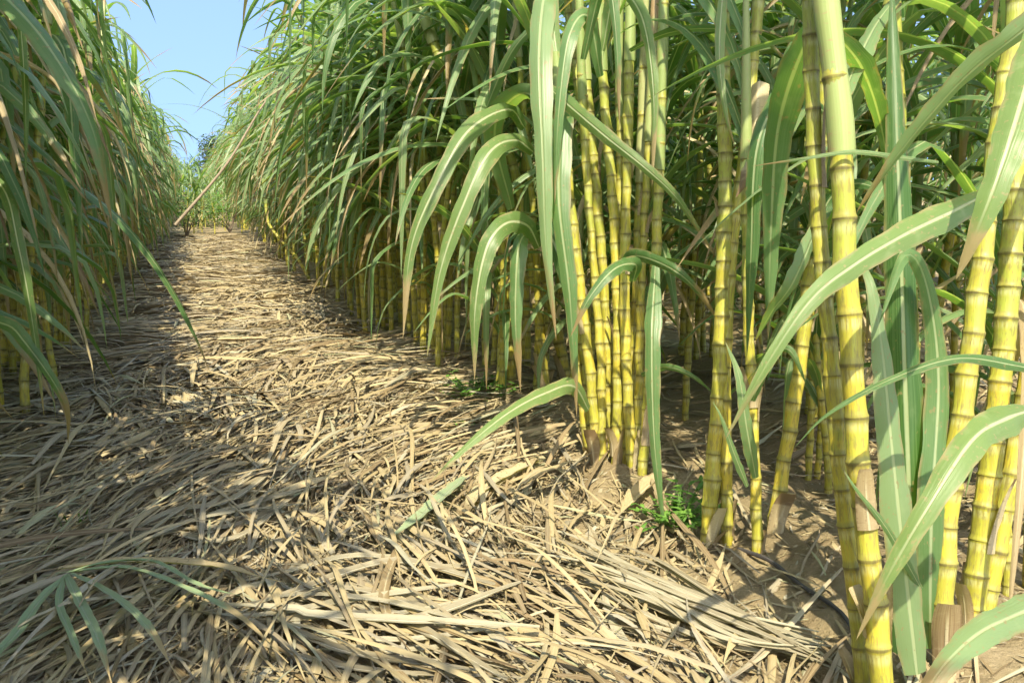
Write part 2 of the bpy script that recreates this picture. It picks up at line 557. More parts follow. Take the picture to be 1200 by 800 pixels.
def cane_parts(H, lean, lyaw, nleaf, ndry, seed, hi=True, bias=None, spread=1.0, r0=0.018, low=0.6):
    """one sugarcane standing at the origin: {'stalk':grid, 'sheath':grid, 'leaf':[...], 'dry_leaf':[...]}"""
    rs = np.random.default_rng(seed)
    U = lambda a, b: rs.uniform(a, b)
    n = 14
    s = np.linspace(0, 1, n)
    bend = lean * (0.4 * s + 0.6 * s ** 2)
    C = np.stack([np.cos(lyaw) * bend * H, np.sin(lyaw) * bend * H, s * H * math.cos(lean * 0.6)], 1)
    C[:, 0] += 0.012 * np.sin(s * 5 + U(0, 6)); C[:, 1] += 0.012 * np.sin(s * 5 + U(0, 6))
    C[:, 0] -= C[0, 0]; C[:, 1] -= C[0, 1]; C[:, 2] -= 0.04
    rd = U(0, 1)
    out = {'leaf': [], 'dry_leaf': []}
    out['stalk'] = stalk_grid(C, r0 * 1.05, r0 * 0.85, U(0.068, 0.088), 12 if hi else 6, rd, 0, hi)
    # rolled sheaths carry the leaves above the bare cane
    T = unit(C[-1] - C[-3])
    hs = U(0.38, 0.6)
    ns = 9 if hi else 5
    t = np.linspace(0, 1, ns)
    Cs = C[-1] - T * 0.03 + T * (t[:, None] * hs)
    rs_ = r0 * (1.12 - 0.72 * t) * (1 + 0.06 * np.sin(t * 26))
    out['sheath'] = tube(Cs, rs_, 10 if hi else 5, None, U(0, 1))
    plane = U(0, math.pi)
    n_, K = (18, 5) if hi else (10, 3)
    for i in range(nleaf):
        a = (i + 0.5) / nleaf          # 0 oldest (low) .. 1 youngest
        if bias is not None and rs.random() < 0.55:
            yaw = bias + rs.normal(0, 0.6)
        else:
            yaw = plane + math.pi * (i % 2) + rs.normal(0, 0.55)
        b = Cs[0] + (Cs[-1] - Cs[0]) * min(1, a * 1.02) * 0.97
        lowleaf = a < 0.6
        if lowleaf:
            b = C[min(n - 1, int(n * (low + (1 - low) * a / 0.6)))]
        th0 = R(U(14, 32) * (1 - a) + U(4, 14) * a + 6)
        th1 = R(U(135, 178) * (1 - a) + U(80, 168) * a)
        if rs.random() < 0.22:
            th1 *= 0.6
        L = U(0.95, 1.65) * (1 - 0.25 * a * a)
        if lowleaf:
            L = min(L, 0.42 + 0.95 * b[2]) if low < 0.6 else min(L, 0.2 + 0.72 * b[2])
        out['leaf'].append(make_leaf(b, yaw, th0, th1, L, U(0.048, 0.072) * (0.55 + 0.45 * min(1, L)), n_, K, U(0.35, 0.95), U(0, 1), 0, U(0.1, 0.28),
                                     U(-1.1, 1.1), U(-0.5, 0.5), (U(0.35, 0.7), R(U(20, 70))) if rs.random() < 0.45 else None, 0.03 if hi else 0.02))
    for i in range(ndry):
        yaw = (bias + rs.normal(0, 0.9)) if bias is not None else U(0, 6.28)
        b = C[int(n * U(0.55, 0.98))] if rs.random() < 0.6 else Cs[0]
        out['dry_leaf'].append(make_leaf(b, yaw, R(U(25, 70)), R(U(165, 178)), U(0.7, 1.25), U(0.018, 0.036), n_, K, U(0.35, 0.7), U(0, 1), 0,
                                         U(0.25, 0.5), U(-3, 3), U(-0.6, 0.6), None, 0.06))
    return out


def build_cane(parts, root):
    st = obj('stalk', [parts['stalk']], STALK, root)
    if 'wrap' in parts:
        obj('sheath', [parts['wrap']], SHEATH, root)
    if 'sheath' in parts:
        obj('sheath', [parts['sheath']], SHEATH, root)
    for g in parts['leaf']:
        obj('leaf', [g], GREEN, root)
    for g in parts['dry_leaf']:
        obj('dry_leaf', [g], DRY, root)
    return st


def copy_tree(o, loc, rz, sc, label, cat, group, kids):
    c = o.copy()
    col.objects.link(c)
    c.location = tuple(loc)
    c.rotation_euler = (0, 0, rz)
    c.scale = (sc, sc, sc)
    tag(c, label, cat, group)
    for ch in kids:
        d = ch.copy()
        col.objects.link(d)
        d.parent = c
    return c


# ------------------------------------------------------------------ ground
def gz(x, y):
    """height of the soil"""
    near = 1.0 / (1 + (max(0, math.hypot(x, y) - 6) / 10) ** 2)
    h = 0.05 * mnoise.noise((x * 0.5, y * 0.5, 3.1)) + 0.022 * mnoise.noise((x * 2.1, y * 2.1, 1.7))
    if 0.85 < x < 12:   # hilled rows and furrows under the canes
        ph = (x - 1.42) / 1.2
        k = min(1, (x - 0.85) / 0.4)
        h += k * (0.045 * math.cos(2 * math.pi * ph) - 0.02)
    h += near * 0.012 * mnoise.noise((x * 9, y * 9, 0.3))
    return h * (0.4 + 0.6 * near)


def clods(x, y):
    return 0.03 * max(0, mnoise.noise((x * 11, y * 11, 8.2))) ** 1.2 + 0.016 * max(0, mnoise.noise((x * 24, y * 24, 2.2))) + 0.005 * mnoise.noise((x * 45, y * 45, 5.1))


def axis(breaks):
    out = []
    for a, b, st in breaks:
        out += list(np.arange(a, b - 1e-6, st))
    out.append(breaks[-1][1])
    return np.array(out)


gx = axis([(-900, -100, 100), (-100, -20, 10), (-20, -4, 1.0), (-4, -0.5, 0.25), (-0.5, 0.6, 0.06), (0.6, 2.3, 0.022), (2.3, 5, 0.08), (5, 20, 0.6), (20, 100, 10), (100, 900, 100)])
gy = axis([(-60, -6, 6), (-6, 0.8, 0.4), (0.8, 3.4, 0.022), (3.4, 8, 0.09), (8, 30, 0.5), (30, 100, 7), (100, 1500, 140)])
P = np.zeros((len(gy), len(gx), 3))
for j, y in enumerate(gy):
    for i, x in enumerate(gx):
        z = gz(x, y) if abs(x) < 60 and y < 90 else 0.0
        if 0.5 < x < 2.4 and 0.7 < y < 3.6:
            z += clods(x, y)
        P[j, i] = (x, y, z)
UV = np.zeros(P.shape[:2] + (2,))
g_ = obj('ground', [(P, UV, 0.5, 0)], SOIL)
tag(g_, kind='structure')

# ------------------------------------------------------------------ sugarcane: hand placed near canes
GRP_A = 'canes of the clump at the right edge of the foreground'
GRP_B = 'canes of the small clump between the big clump and the right foreground'
GRP_C = 'canes of the big clump in the middle of the right row'


def hero_cane(pts, wpx, label, group, top=1.75, nleaf=6, seed=0, dd=0.0, bias=None, sheath_px=None, d0=None):
    """pts: pixels from base upward along the cane; dd: how much farther the top leans"""
    bx, by = pts[0]
    d = d0 if d0 else gdepth(bx, by)
    world = []
    for i, (x, y) in enumerate(pts):
        world.append(at(x, y, d + dd * i / (len(pts) - 1)))
    base = np.array(world[0])
    base[2] = gz(base[0], base[1]) - 0.03
    world[0] = base
    # carry on above the frame, slowly straightening
    last = np.array(world[-1]); dirv = unit(np.array(world[-1]) - np.array(world[-2]))
    while last[2] < top:
        dirv = unit(dirv * 0.8 + np.array([0, 0, 0.2]))
        last = last + dirv * 0.15
        world.append(last.copy())
    C = spline(world, 60)
    root = empty('sugarcane', base, label, 'sugarcane', group)
    C = C - base
    rs = np.random.default_rng(seed + 500)
    r0 = wpx / FPX * d / 2
    parts = {'leaf': [], 'dry_leaf': []}
    parts['stalk'] = stalk_grid(C, r0 * 1.03, r0 * 0.92, rs.uniform(0.066, 0.084), 16, rs.random(), 0, True)
    if sheath_px:
        z0 = at(*sheath_px, d + dd)[2] - base[2]
        Cq = C[C[:, 2] > z0]
        q = np.linspace(0, 1, len(Cq))
        parts['wrap'] = tube(Cq, r0 * (1.10 + 0.05 * np.sin(q * 17) - 0.1 * q), 14, None, rs.random())
    T = unit(C[-1] - C[-4])
    t = np.linspace(0, 1, 10)
    Cs = C[-1] - T * 0.03 + T * t[:, None] * 0.5
    parts['sheath'] = tube(Cs, r0 * (1.14 - 0.7 * t), 12, None, rs.random())
    for i in range(nleaf):
        a = (i + 0.5) / nleaf
        yaw = (bias if bias is not None else rs.uniform(0, 6.28)) + rs.normal(0, 0.7)
        parts['leaf'].append(make_leaf(Cs[0] + (Cs[-1] - Cs[0]) * a, yaw, R(rs.uniform(15, 30)), R(rs.uniform(95, 150)), rs.uniform(0.95, 1.3),
                                       rs.uniform(0.04, 0.052), 18, 5, 1.0, rs.random(), 0, 0.2, rs.uniform(-0.9, 0.9), rs.uniform(-0.4, 0.4), None, 0.03))
    build_cane(parts, root)
    for q in range(int(rs.integers(3, 6))):      # papery dead sheath remains clinging to joints
        k0 = int(rs.integers(2, 34)) if q > 1 else int(rs.integers(0, 3)); k1 = k0 + int(rs.integers(3, 7))
        Cd_ = spline(C[k0:k1], 8)
        a0 = rs.uniform(0, 6.28); wd_ = rs.uniform(1.2, 3.0)
        T_ = unit(np.gradient(Cd_, axis=0))
        A_ = unit(np.cross(T_, np.array([0.31, 0.9, 0.2]))); B_ = np.cross(T_, A_)
        tt = np.linspace(0, 1, 8)
        ang_ = a0 + (np.linspace(-0.5, 0.5, 7)[None] * wd_ * (1 - 0.7 * tt[:, None] ** 1.5))
        rad_ = r0 * (1.12 + 1.3 * tt[:, None] ** 2 * rs.uniform(0.2, 1.3) + 0.12 * rs.random((8, 7)))
        P_ = Cd_[:, None] + (A_[:, None] * np.cos(ang_)[..., None] + B_[:, None] * np.sin(ang_)[..., None]) * rad_[..., None]
        UV_ = np.stack(np.broadcast_arrays(np.linspace(0, 1, 7)[None], tt[:, None]), -1)
        obj('dead_sheath', [(P_, UV_, rs.random(), 0)], DRY, root)
    return root


def hero_leaf(root, pts, wpx, mat=None, K=7, fold=0.16, rnd=0.5, tilt=0.0, kind=0, twist=0.0, name='leaf', wave=0.025, n=44):
    """pts: (px, py, depth) from base to tip; tilt: how far the face turns away from the viewer"""
    W3 = [at(*p) for p in pts]
    C = spline(W3, n)
    T = unit(np.gradient(C, axis=0))
    view = unit(C - CAM)
    side = unit(np.cross(T, view))
    s = np.linspace(0, 1, n)
    ang = tilt + twist * s
    side = side * np.cos(ang)[:, None] + np.cross(T, side) * np.sin(ang)[:, None]
    dm = np.mean([p[2] for p in pts])
    W = wpx / FPX * dm * blade_width(s, kind)
    b = np.array(root.location)
    return obj(name, [ribbon(C - b, W, side, K, fold, rnd, 0, wave, rnd * 30)], mat or GREEN, root)


Z = 0
A1 = hero_cane([(1040, 838), (1026, 710), (1008, 560), (997, 400), (990, 300), (985, 150), (968, 0)], 28,
               'thickest yellow sugarcane of the right foreground, with a pale green sheath at its top', GRP_A, 1.5, 9, 1, bias=0.3, sheath_px=(985, 195))
A2 = hero_cane([(1018, 815), (1000, 680), (985, 560), (975, 430), (964, 320), (955, 180)], 19,
               'slim yellow sugarcane rising just left of the thickest foreground cane, partly behind it', GRP_A, 1.7, 9, 2, bias=0.3)
A4 = hero_cane([(1108, 790), (1106, 690), (1116, 560), (1132, 450), (1150, 310), (1166, 180), (1185, 60)], 24,
               'yellow sugarcane leaning right near the right picture edge, behind the two broad arching leaves', GRP_A, 1.6, 9, 3, bias=0.3)
A5 = hero_cane([(1138, 745), (1143, 690), (1160, 550), (1175, 420), (1186, 280), (1196, 120)], 26,
               'yellow green sugarcane at the right picture edge, with dark stained joints, second from the edge', GRP_A, 1.7, 9, 4, bias=0.3)
A6 = hero_cane([(1152, 722), (1175, 610), (1196, 490), (1220, 350), (1240, 200)], 22,
               'sugarcane leaning out of the picture at the right edge, lowest part only in view', GRP_A, 1.6, 9, 5, bias=0.3)
A7 = hero_cane([(1062, 700), (1066, 560), (1068, 420), (1056, 200), (1048, 60)], 20,
               'green sugarcane shoot wrapped in broad upright leaves behind the thickest foreground cane', GRP_A, 1.6, 4, 6, bias=1.0)
B1 = hero_cane([(828, 640), (836, 540), (843, 450), (847, 330), (850, 230), (848, 110), (846, 0)], 18,
               'straight yellow sugarcane at the left of the small clump, dark green in its upper part', GRP_B, 1.6, 5, 7, bias=1.2)
B2 = hero_cane([(853, 640), (851, 540), (850, 440), (857, 300), (872, 180), (884, 60)], 14,
               'thin sugarcane close behind the straight cane of the small clump, bending right at the top', GRP_B, 1.6, 9, 8, bias=0.3)
B3 = hero_cane([(888, 655), (886, 580), (882, 490), (878, 400)], 13,
               'short green sugarcane shoot standing in the middle of the small clump', GRP_B, 0.85, 4, 9, bias=1.5)
B4 = hero_cane([(905, 635), (914, 570), (926, 500), (941, 400), (956, 260), (966, 120)], 17,
               'yellow sugarcane leaning right, rightmost of the small clump', GRP_B, 1.6, 9, 10, bias=0.3)
C1 = hero_cane([(700, 548), (694, 460), (684, 370), (671, 260), (658, 130), (645, 10)], 12,
               'leftmost tall sugarcane of the big middle clump, leaning left', GRP_C, 1.7, 6, 11, bias=3.0, sheath_px=(660, 130))
C2 = hero_cane([(711, 545), (712, 440), (708, 330), (697, 210), (685, 70), (676, 0)], 12,
               'bright yellow sugarcane of the big middle clump with long pale sheath at its top', GRP_C, 1.7, 5, 12, bias=2.6, sheath_px=(690, 105))
C3 = hero_cane([(722, 552), (724, 440), (723, 330), (717, 220), (707, 100), (702, 0)], 12,
               'bright yellow sugarcane in the centre of the big middle clump', GRP_C, 1.7, 7, 13, bias=1.4, sheath_px=(706, 95))
C4 = hero_cane([(741, 556), (735, 440), (732, 330), (735, 200), (738, 60), (739, 0)], 12,
               'upright yellow green sugarcane right of the centre of the big middle clump', GRP_C, 1.7, 7, 14, bias=1.0, sheath_px=(738, 75))
C5 = hero_cane([(752, 562), (760, 460), (766, 360), (771, 240), (776, 80), (778, 0)], 12,
               'rightmost sugarcane of the big middle clump, standing apart and leaning right', GRP_C, 1.7, 5, 15, bias=0.4, sheath_px=(774, 200))
C6 = hero_cane([(696, 540), (690, 470), (680, 380), (668, 300), (655, 215)], 12,
               'short green yellow sugarcane leaning left low in the big middle clump', GRP_C, 1.2, 5, 16, bias=3.3)
C7 = hero_cane([(722, 525), (716, 420), (700, 290), (688, 180), (672, 60)], 12,
               'thin sugarcane at the back of the big middle clump', GRP_C, 1.7, 4, 17, bias=2.0)
for k_, (pp_, lab_) in enumerate((
        ([(705, 549), (705, 440), (698, 340), (690, 240), (684, 140)], 'slim bright sugarcane tucked between the two leftmost tall canes of the big middle clump'),
        ([(731, 551), (728, 440), (722, 330), (727, 200), (726, 90)], 'slim sugarcane at the heart of the big middle clump, in front of the upright cane'),
        ([(747, 552), (749, 450), (751, 350), (757, 220), (764, 90)], 'olive sugarcane filling the gap left of the rightmost cane of the big middle clump'),
        ([(692, 540), (678, 440), (668, 350), (660, 260), (652, 190)], 'outermost slim sugarcane on the left flank of the big middle clump'),
        ([(737, 545), (741, 460), (744, 380), (747, 290), (751, 180)], 'pale sugarcane just right of the upright cane in the big middle clump'))):
    hero_cane(pp_, 10, lab_, GRP_C, 1.5, 7, 60 + k_, bias=1.0 + 0.3 * k_, sheath_px=(700, 120 + 25 * k_))
hero_leaf(C3, [(706, 60, 2.75), (722, -10, 2.7), (752, 20, 2.6), (766, 110, 2.55), (764, 220, 2.55)], 20, PALE, rnd=0.55, tilt=0.5)
hero_leaf(C3, [(704, 90, 2.75), (690, 20, 2.65), (668, 40, 2.58), (655, 130, 2.55), (650, 240, 2.58)], 22, GREEN, rnd=0.4, tilt=0.4)
hero_leaf(C2, [(684, 70, 2.7), (700, 0, 2.62), (712, -30, 2.55), (722, 40, 2.52), (726, 150, 2.52)], 17, GREEN, rnd=0.65, tilt=0.5)
D1 = hero_cane([(640, 470), (632, 380), (618, 270), (600, 190), (575, 120), (545, 60)], 12,
               'leaning green sugarcane left of the big middle clump whose broad leaves arch over the path', 'canes leaning over the path left of the big clump', 1.5, 4, 18, bias=3.1)
D2 = hero_cane([(668, 462), (640, 330), (605, 245), (570, 195), (540, 120), (520, 80)], 13,
               'strongly bent yellow sugarcane leaning left behind the arching leaves', 'canes leaning over the path left of the big clump', 1.5, 4, 19, bias=3.3)
E1 = hero_cane([(367, 332), (350, 305), (330, 282), (315, 262), (311, 235)], 4,
               'bent pale sugarcane leaning into the path far along the right row', None, 0.8, 4, 20, bias=2.6)

# long leaves that show singly in the photograph, each a part of the cane that bears it
hero_leaf(A4, [(1160, 225, 1.62), (1120, 246, 1.50), (1060, 275, 1.42), (1000, 311, 1.36), (950, 352, 1.33), (898, 428, 1.32), (850, 515, 1.34)], 40, PALE, rnd=0.35, tilt=0.35, twist=-0.5)
hero_leaf(A5, [(1215, 478, 1.45), (1180, 490, 1.36), (1140, 515, 1.30), (1090, 590, 1.26), (1042, 672, 1.26), (1003, 750, 1.28)], 44, PALE, rnd=0.1, tilt=0.3, twist=-0.3)
hero_leaf(A6, [(1260, 690, 1.30), (1200, 716, 1.20), (1142, 745, 1.14), (1092, 800, 1.10), (1060, 880, 1.1)], 46, GREEN, rnd=0.5, tilt=0.3, kind=1)
hero_leaf(A6, [(1225, 20, 1.40), (1200, 110, 1.34), (1172, 200, 1.30), (1145, 270, 1.30), (1120, 328, 1.32)], 50, PALE, rnd=0.8, tilt=0.2, kind=1)
hero_leaf(A4, [(1260, -20, 1.5), (1200, 35, 1.48), (1130, 92, 1.5), (1060, 172, 1.55), (1003, 250, 1.6)], 38, GREEN, rnd=0.05, tilt=-0.9, kind=1)
hero_leaf(A7, [(1066, 770, 1.80), (1066, 600, 1.78), (1060, 420, 1.78), (1055, 260, 1.8), (1050, 130, 1.84), (1045, -30, 1.9)], 44, GREEN, rnd=0.42, tilt=0.2, kind=1, fold=0.3)
hero_leaf(A7, [(1075, 790, 1.70), (1058, 640, 1.68), (1045, 520, 1.68), (1034, 410, 1.7), (1020, 330, 1.72), (1000, 300, 1.78)], 40, GREEN, rnd=0.2, tilt=0.5, kind=1)
hero_leaf(A7, [(1090, 760, 1.78), (1092, 600, 1.75), (1100, 440, 1.78), (1085, 330, 1.75), (1060, 300, 1.7), (1030, 380, 1.64)], 34, GREEN, rnd=0.3, tilt=0.4, kind=1)
hero_leaf(A5, [(1240, 440, 1.6), (1190, 428, 1.55), (1120, 420, 1.5), (1040, 446, 1.46), (970, 485, 1.46), (930, 525, 1.48)], 15, GREEN, rnd=0.3, tilt=0.4)
hero_leaf(A7, [(1080, 690, 1.7), (1040, 620, 1.62), (1005, 575, 1.60), (985, 545, 1.62)], 12, GREEN, rnd=0.7, tilt=0.4)
hero_leaf(A2, [(960, 260, 1.9), (930, 330, 1.85), (905, 365, 1.9), (885, 400, 2.0)], 26, GREEN, rnd=0.05, tilt=-0.8)
hero_leaf(A1, [(968, 30, 1.66), (1010, 80, 1.75), (1035, 160, 1.9), (1045, 260, 2.0)], 30, GREEN, rnd=0.3, tilt=0.5)
hero_leaf(A1, [(985, 120, 1.7), (1010, 60, 1.8), (1040, 10, 2.0), (1090, -40, 2.1)], 26, GREEN, rnd=0.5, tilt=-0.5)
hero_leaf(A1, [(975, 10, 1.68), (940, 60, 1.8), (912, 150, 1.95), (904, 260, 2.02), (900, 400, 2.05)], 44, GREEN, rnd=0.36, tilt=0.35)
hero_leaf(A1, [(1100, 190, 1.6), (1060, 185, 1.6), (1000, 178, 1.6), (940, 186, 1.62), (880, 195, 1.7)], 7, GREEN, rnd=0.6, tilt=0.4)
hero_leaf(B1, [(848, -20, 2.35), (843, 60, 2.28), (850, 130, 2.24), (862, 175, 2.25)], 14, PALE, rnd=0.9, tilt=0.3)
hero_leaf(B2, [(890, 95, 2.35), (884, 160, 2.3), (872, 210, 2.28), (862, 232, 2.28)], 26, DRY, rnd=0.3, tilt=0.2, fold=0.4, name='dry_leaf', kind=1)
hero_leaf(B2, [(872, 180, 2.4), (910, 130, 2.35), (925, 60, 2.3), (960, 10, 2.3)], 20, GREEN, rnd=0.4, tilt=-0.4)
hero_leaf(B4, [(956, 270, 2.3), (975, 230, 2.3), (1010, 215, 2.2), (1060, 240, 2.15)], 20, GREEN, rnd=0.2, tilt=-0.4)
hero_leaf(B4, [(965, 130, 2.35), (925, 105, 2.25), (888, 170, 2.2), (880, 300, 2.2), (875, 420, 2.22)], 30, GREEN, rnd=0.25, tilt=0.5)
hero_leaf(B3, [(886, 560, 2.1), (875, 500, 2.05), (866, 440, 2.05), (850, 400, 2.1)], 18, GREEN, rnd=0.4, tilt=0.3)
hero_leaf(B3, [(882, 470, 2.1), (900, 420, 2.05), (925, 410, 2.0), (945, 450, 2.0)], 16, GREEN, rnd=0.4, tilt=0.3)
hero_leaf(B3, [(876, 570, 2.1), (860, 530, 2.06), (846, 490, 2.04), (835, 470, 2.05)], 10, GREEN, rnd=0.6, tilt=0.3)
hero_leaf(C4, [(738, 60, 2.8), (780, 40, 2.65), (830, 34, 2.5), (890, 44, 2.4), (945, 98, 2.35)], 12, GREEN, rnd=0.5, tilt=0.5)
hero_leaf(C1, [(640, 100, 2.75), (665, 122, 2.62), (710, 160, 2.55), (760, 200, 2.5), (796, 236, 2.5), (838, 300, 2.52)], 20, PALE, rnd=0.4, tilt=0.3)
hero_leaf(C5, [(728, 320, 2.7), (742, 300, 2.6), (782, 312, 2.5), (815, 338, 2.48), (845, 380, 2.5)], 18, GREEN, rnd=0.15, tilt=0.4)
hero_leaf(C5, [(742, 330, 2.62), (745, 310, 2.55), (720, 315, 2.48), (690, 350, 2.45), (668, 395, 2.46)], 20, GREEN, rnd=0.1, tilt=0.4)
hero_leaf(C5, [(768, 310, 2.6), (764, 400, 2.5), (766, 500, 2.48), (772, 570, 2.48), (780, 632, 2.5)], 22, GREEN, rnd=0.6, tilt=0.3)
hero_leaf(C5, [(752, 440, 2.65), (780, 430, 2.55), (810, 440, 2.5), (838, 462, 2.5)], 11, GREEN, rnd=0.3, tilt=0.4)
hero_leaf(C1, [(652, 60, 2.75), (640, -10, 2.8), (632, 60, 2.7), (636, 180, 2.62), (640, 290, 2.6), (652, 400, 2.6)], 34, GREEN, rnd=0.33, tilt=0.4)
hero_leaf(C1, [(662, 200, 2.75), (660, 130, 2.7), (655, 230, 2.62), (668, 350, 2.6), (676, 490, 2.62)], 30, GREEN, rnd=0.55, tilt=0.3)
hero_leaf(C6, [(690, 480, 2.7), (672, 452, 2.6), (640, 460, 2.48), (598, 482, 2.38), (550, 520, 2.30), (503, 566, 2.24)], 24, PALE, rnd=0.4, tilt=0.45)
hero_leaf(D1, [(632, 290, 3.3), (618, 264, 3.2), (592, 262, 3.1), (570, 292, 3.05), (557, 360, 3.03), (556, 445, 3.05)], 28, PALE, rnd=0.25, tilt=0.3)
hero_leaf(D1, [(622, 275, 3.3), (640, 270, 3.2), (655, 300, 3.15), (668, 350, 3.15), (672, 420, 3.2)], 26, GREEN, rnd=0.1, tilt=0.4)
hero_leaf(D1, [(615, 150, 3.4), (596, 128, 3.3), (550, 152, 3.2), (515, 210, 3.12), (482, 290, 3.1), (472, 398, 3.1)], 26, PALE, rnd=0.15, tilt=0.3)
hero_leaf(D1, [(625, 178, 3.35), (604, 164, 3.25), (574, 178, 3.15), (545, 235, 3.1), (516, 318, 3.1), (500, 420, 3.1)], 26, PALE, rnd=0.5, tilt=0.3)
hero_leaf(D1, [(620, 270, 3.3), (608, 290, 3.2), (604, 370, 3.15), (610, 460, 3.15)], 22, GREEN, rnd=0.3, tilt=0.4)
hero_leaf(D2, [(560, 150, 3.6), (600, 60, 3.3), (650, 10, 3.1), (690, -40, 3.0)], 16, GREEN, rnd=0.2, tilt=-0.5)
hero_leaf(D2, [(600, 245, 3.6), (580, 150, 3.4), (620, 110, 3.2), (650, 190, 3.1), (655, 290, 3.1)], 30, GREEN, rnd=0.2, tilt=0.5)

F0 = np.array([-1.0, 2.75, 0.0])
F1 = empty('sugarcane', F0, 'sugarcane just left of the picture edge whose broad leaf hangs across the top left', 'sugarcane')
build_cane(cane_parts(1.5, 0.05, 3.0, 3, 0, 4242, bias=3.1), F1)
hero_leaf(F1, [(-60, -60, 2.35), (10, 0, 2.25), (62, 62, 2.2), (108, 150, 2.2), (132, 262, 2.25)], 34, GREEN, rnd=0.02, tilt=-0.7, kind=1)
hero_leaf(F1, [(-60, 190, 2.7), (0, 216, 2.6), (22, 290, 2.55), (40, 390, 2.6), (52, 490, 2.65)], 18, PALE, rnd=0.3, tilt=0.3)
hero_leaf(F1, [(-80, 370, 2.6), (0, 378, 2.6), (30, 402, 2.6), (75, 470, 2.65), (80, 520, 2.7)], 20, GREEN, rnd=0.6, tilt=0.4)
hero_leaf(F1, [(15, -40, 2.5), (25, 40, 2.5), (30, 130, 2.5), (30, 215, 2.5)], 12, PALE, rnd=0.6, tilt=0.4)
hero_leaf(F1, [(-30, 60, 2.6), (20, 70, 2.6), (60, 92, 2.6), (75, 118, 2.6)], 9, DRY, rnd=0.6, tilt=0.4, name='dry_leaf')

# ------------------------------------------------------------------ sugarcane: rows
PROTO = []
NV = 20
for i in range(NV):
    rs = np.random.default_rng(40 + i)
    if i < 8:        # grown canes, leaves from half height
        q = dict(H=rs.uniform(1.3, 1.75), nleaf=int(rs.integers(12, 15)), ndry=int(rs.integers(0, 3)), low=0.66)
    elif i < 13:     # young shoots
        q = dict(H=rs.uniform(0.5, 0.95), nleaf=int(rs.integers(8, 11)), ndry=int(rs.integers(0, 2)), low=0.4)
    else:            # canes hung with leaves nearly to the ground
        q = dict(H=rs.uniform(1.15, 1.6), nleaf=int(rs.integers(14, 18)), ndry=int(rs.integers(1, 4)), low=0.36)
    q.update(lean=rs.uniform(0.02, 0.16), lyaw=math.pi + rs.normal(0, 1.2), seed=900 + i, bias=math.pi, r0=rs.uniform(0.014, 0.018))
    PROTO.append(q)

cand = []      # every cane of the rows: x, y, variant, rotation, scale, row


def row(x0, y0, y1, side, rid, step=0.55, per=(5, 8), wob=0.12, rn=None, kinds=range(20)):
    y = y0
    while y < y1:
        cx = x0 + rn.normal(0, wob)
        for k in range(int(rn.integers(*per))):
            a = rn.uniform(0, 6.28)
            q = 0.17 * math.sqrt(rn.random())
            rz = (0 if side > 0 else math.pi) + rn.normal(0, 0.6)
            cand.append((cx + q * math.cos(a), y + q * math.sin(a), int(rn.choice(list(kinds))), rz, rn.uniform(0.85, 1.12), rid))
        y += step * rn.uniform(0.8, 1.25)


rn = np.random.default_rng(5)
MIXR = list(range(8)) * 2 + [8, 9, 10, 11, 14, 15]
row(1.42, 3.9, 22, 1, 'R1', 0.46, (5, 8), 0.1, rn, MIXR)
row(1.42, 22, 60, 1, 'R1', 0.7, (4, 6), 0.14, rn, MIXR)
for k in range(9):   # the rows beyond the end of the path
    for xx in np.arange(-1.0, 1.3, 0.42):
        cand.append((xx + rn.normal(0, 0.12), 21.5 + k * 1.3 + rn.normal(0, 0.3), int(rn.integers(8, 13)), rn.uniform(0, 6.28), rn.uniform(0.75, 1.0), 'X'))
for cx_, cy_, n_ in ((1.95, 2.5, 3), (1.9, 1.65, 3), (1.8, 3.5, 4), (1.5, 3.6, 3)):   # young shoots among the hand placed clumps
    for k in range(n_):
        cand.append((cx_ + rn.normal(0, 0.08), cy_ + rn.normal(0, 0.08), int(rn.integers(8, 16)), rn.normal(2.6, 0.8) if k % 2 else rn.normal(0, 0.5), rn.uniform(0.7, 0.95), 'R1'))
row(2.6, 1.7, 20, 1, 'R2', 0.6, (4, 8), 0.12, rn)
for y in np.arange(4.6, 13, 0.36):   # bare canes standing at the outer edge of the right row
    cand.append((1.13 + rn.normal(0, 0.07), y + rn.normal(0, 0.12), int(rn.integers(0, 8)), rn.normal(0, 0.7), rn.uniform(0.9, 1.1), 'R1'))
for k, x0 in enumerate((3.8, 5.0, 6.2, 7.4)):
    row(x0, x0 * 0.55, 17 - k, 1, 'R%d' % (3 + k), 0.75, (4, 7), 0.12, rn)
LEFTK = list(range(0, 8)) * 2 + list(range(13, 20)) + [8, 10]
row(-0.95, 3.1, 22, -1, 'L1', 0.46, (5, 8), 0.1, rn, LEFTK)
row(-0.85, 3.3, 5.2, -1, 'L1', 0.4, (2, 4), 0.08, rn, list(range(13, 20)))
row(-1.1, 22, 45, -1, 'L1', 0.7, (4, 6), 0.14, rn, LEFTK)
row(-0.9, -1.9, 2.8, -1, 'L0', 0.5, (5, 8), 0.12, rn)
for k in range(9):   # unseen canes added behind the viewer to shade the foreground
    cand.append((rn.uniform(-0.75, 0.1), rn.uniform(-1.5, -0.6), int(rn.choice([0, 1, 2, 3, 14, 16])), rn.uniform(-0.8, 2.4), rn.uniform(1.05, 1.2), 'L0'))
row(-2.1, 1, 18, -1, 'L2', 0.6, (4, 7), 0.12, rn)
row(-3.3, 3, 16, -1, 'L3', 0.7, (4, 6), 0.12, rn)


def overhangs(V, rid, j=0.0):
    """does a leaf reach so far over the path that it would close the strip of open sky?"""
    x, z = V[:, 0], V[:, 2] - j
    if rid[0] == 'R':
        return bool(((z - 0.9 > 2.2 * x + 0.1) & (x < 1.6)).any() or (x < 0.3).any())
    return bool(((z - 0.9 > -2.65 * x + 0.15) & (x > -1.4)).any() or (x > -0.26).any())


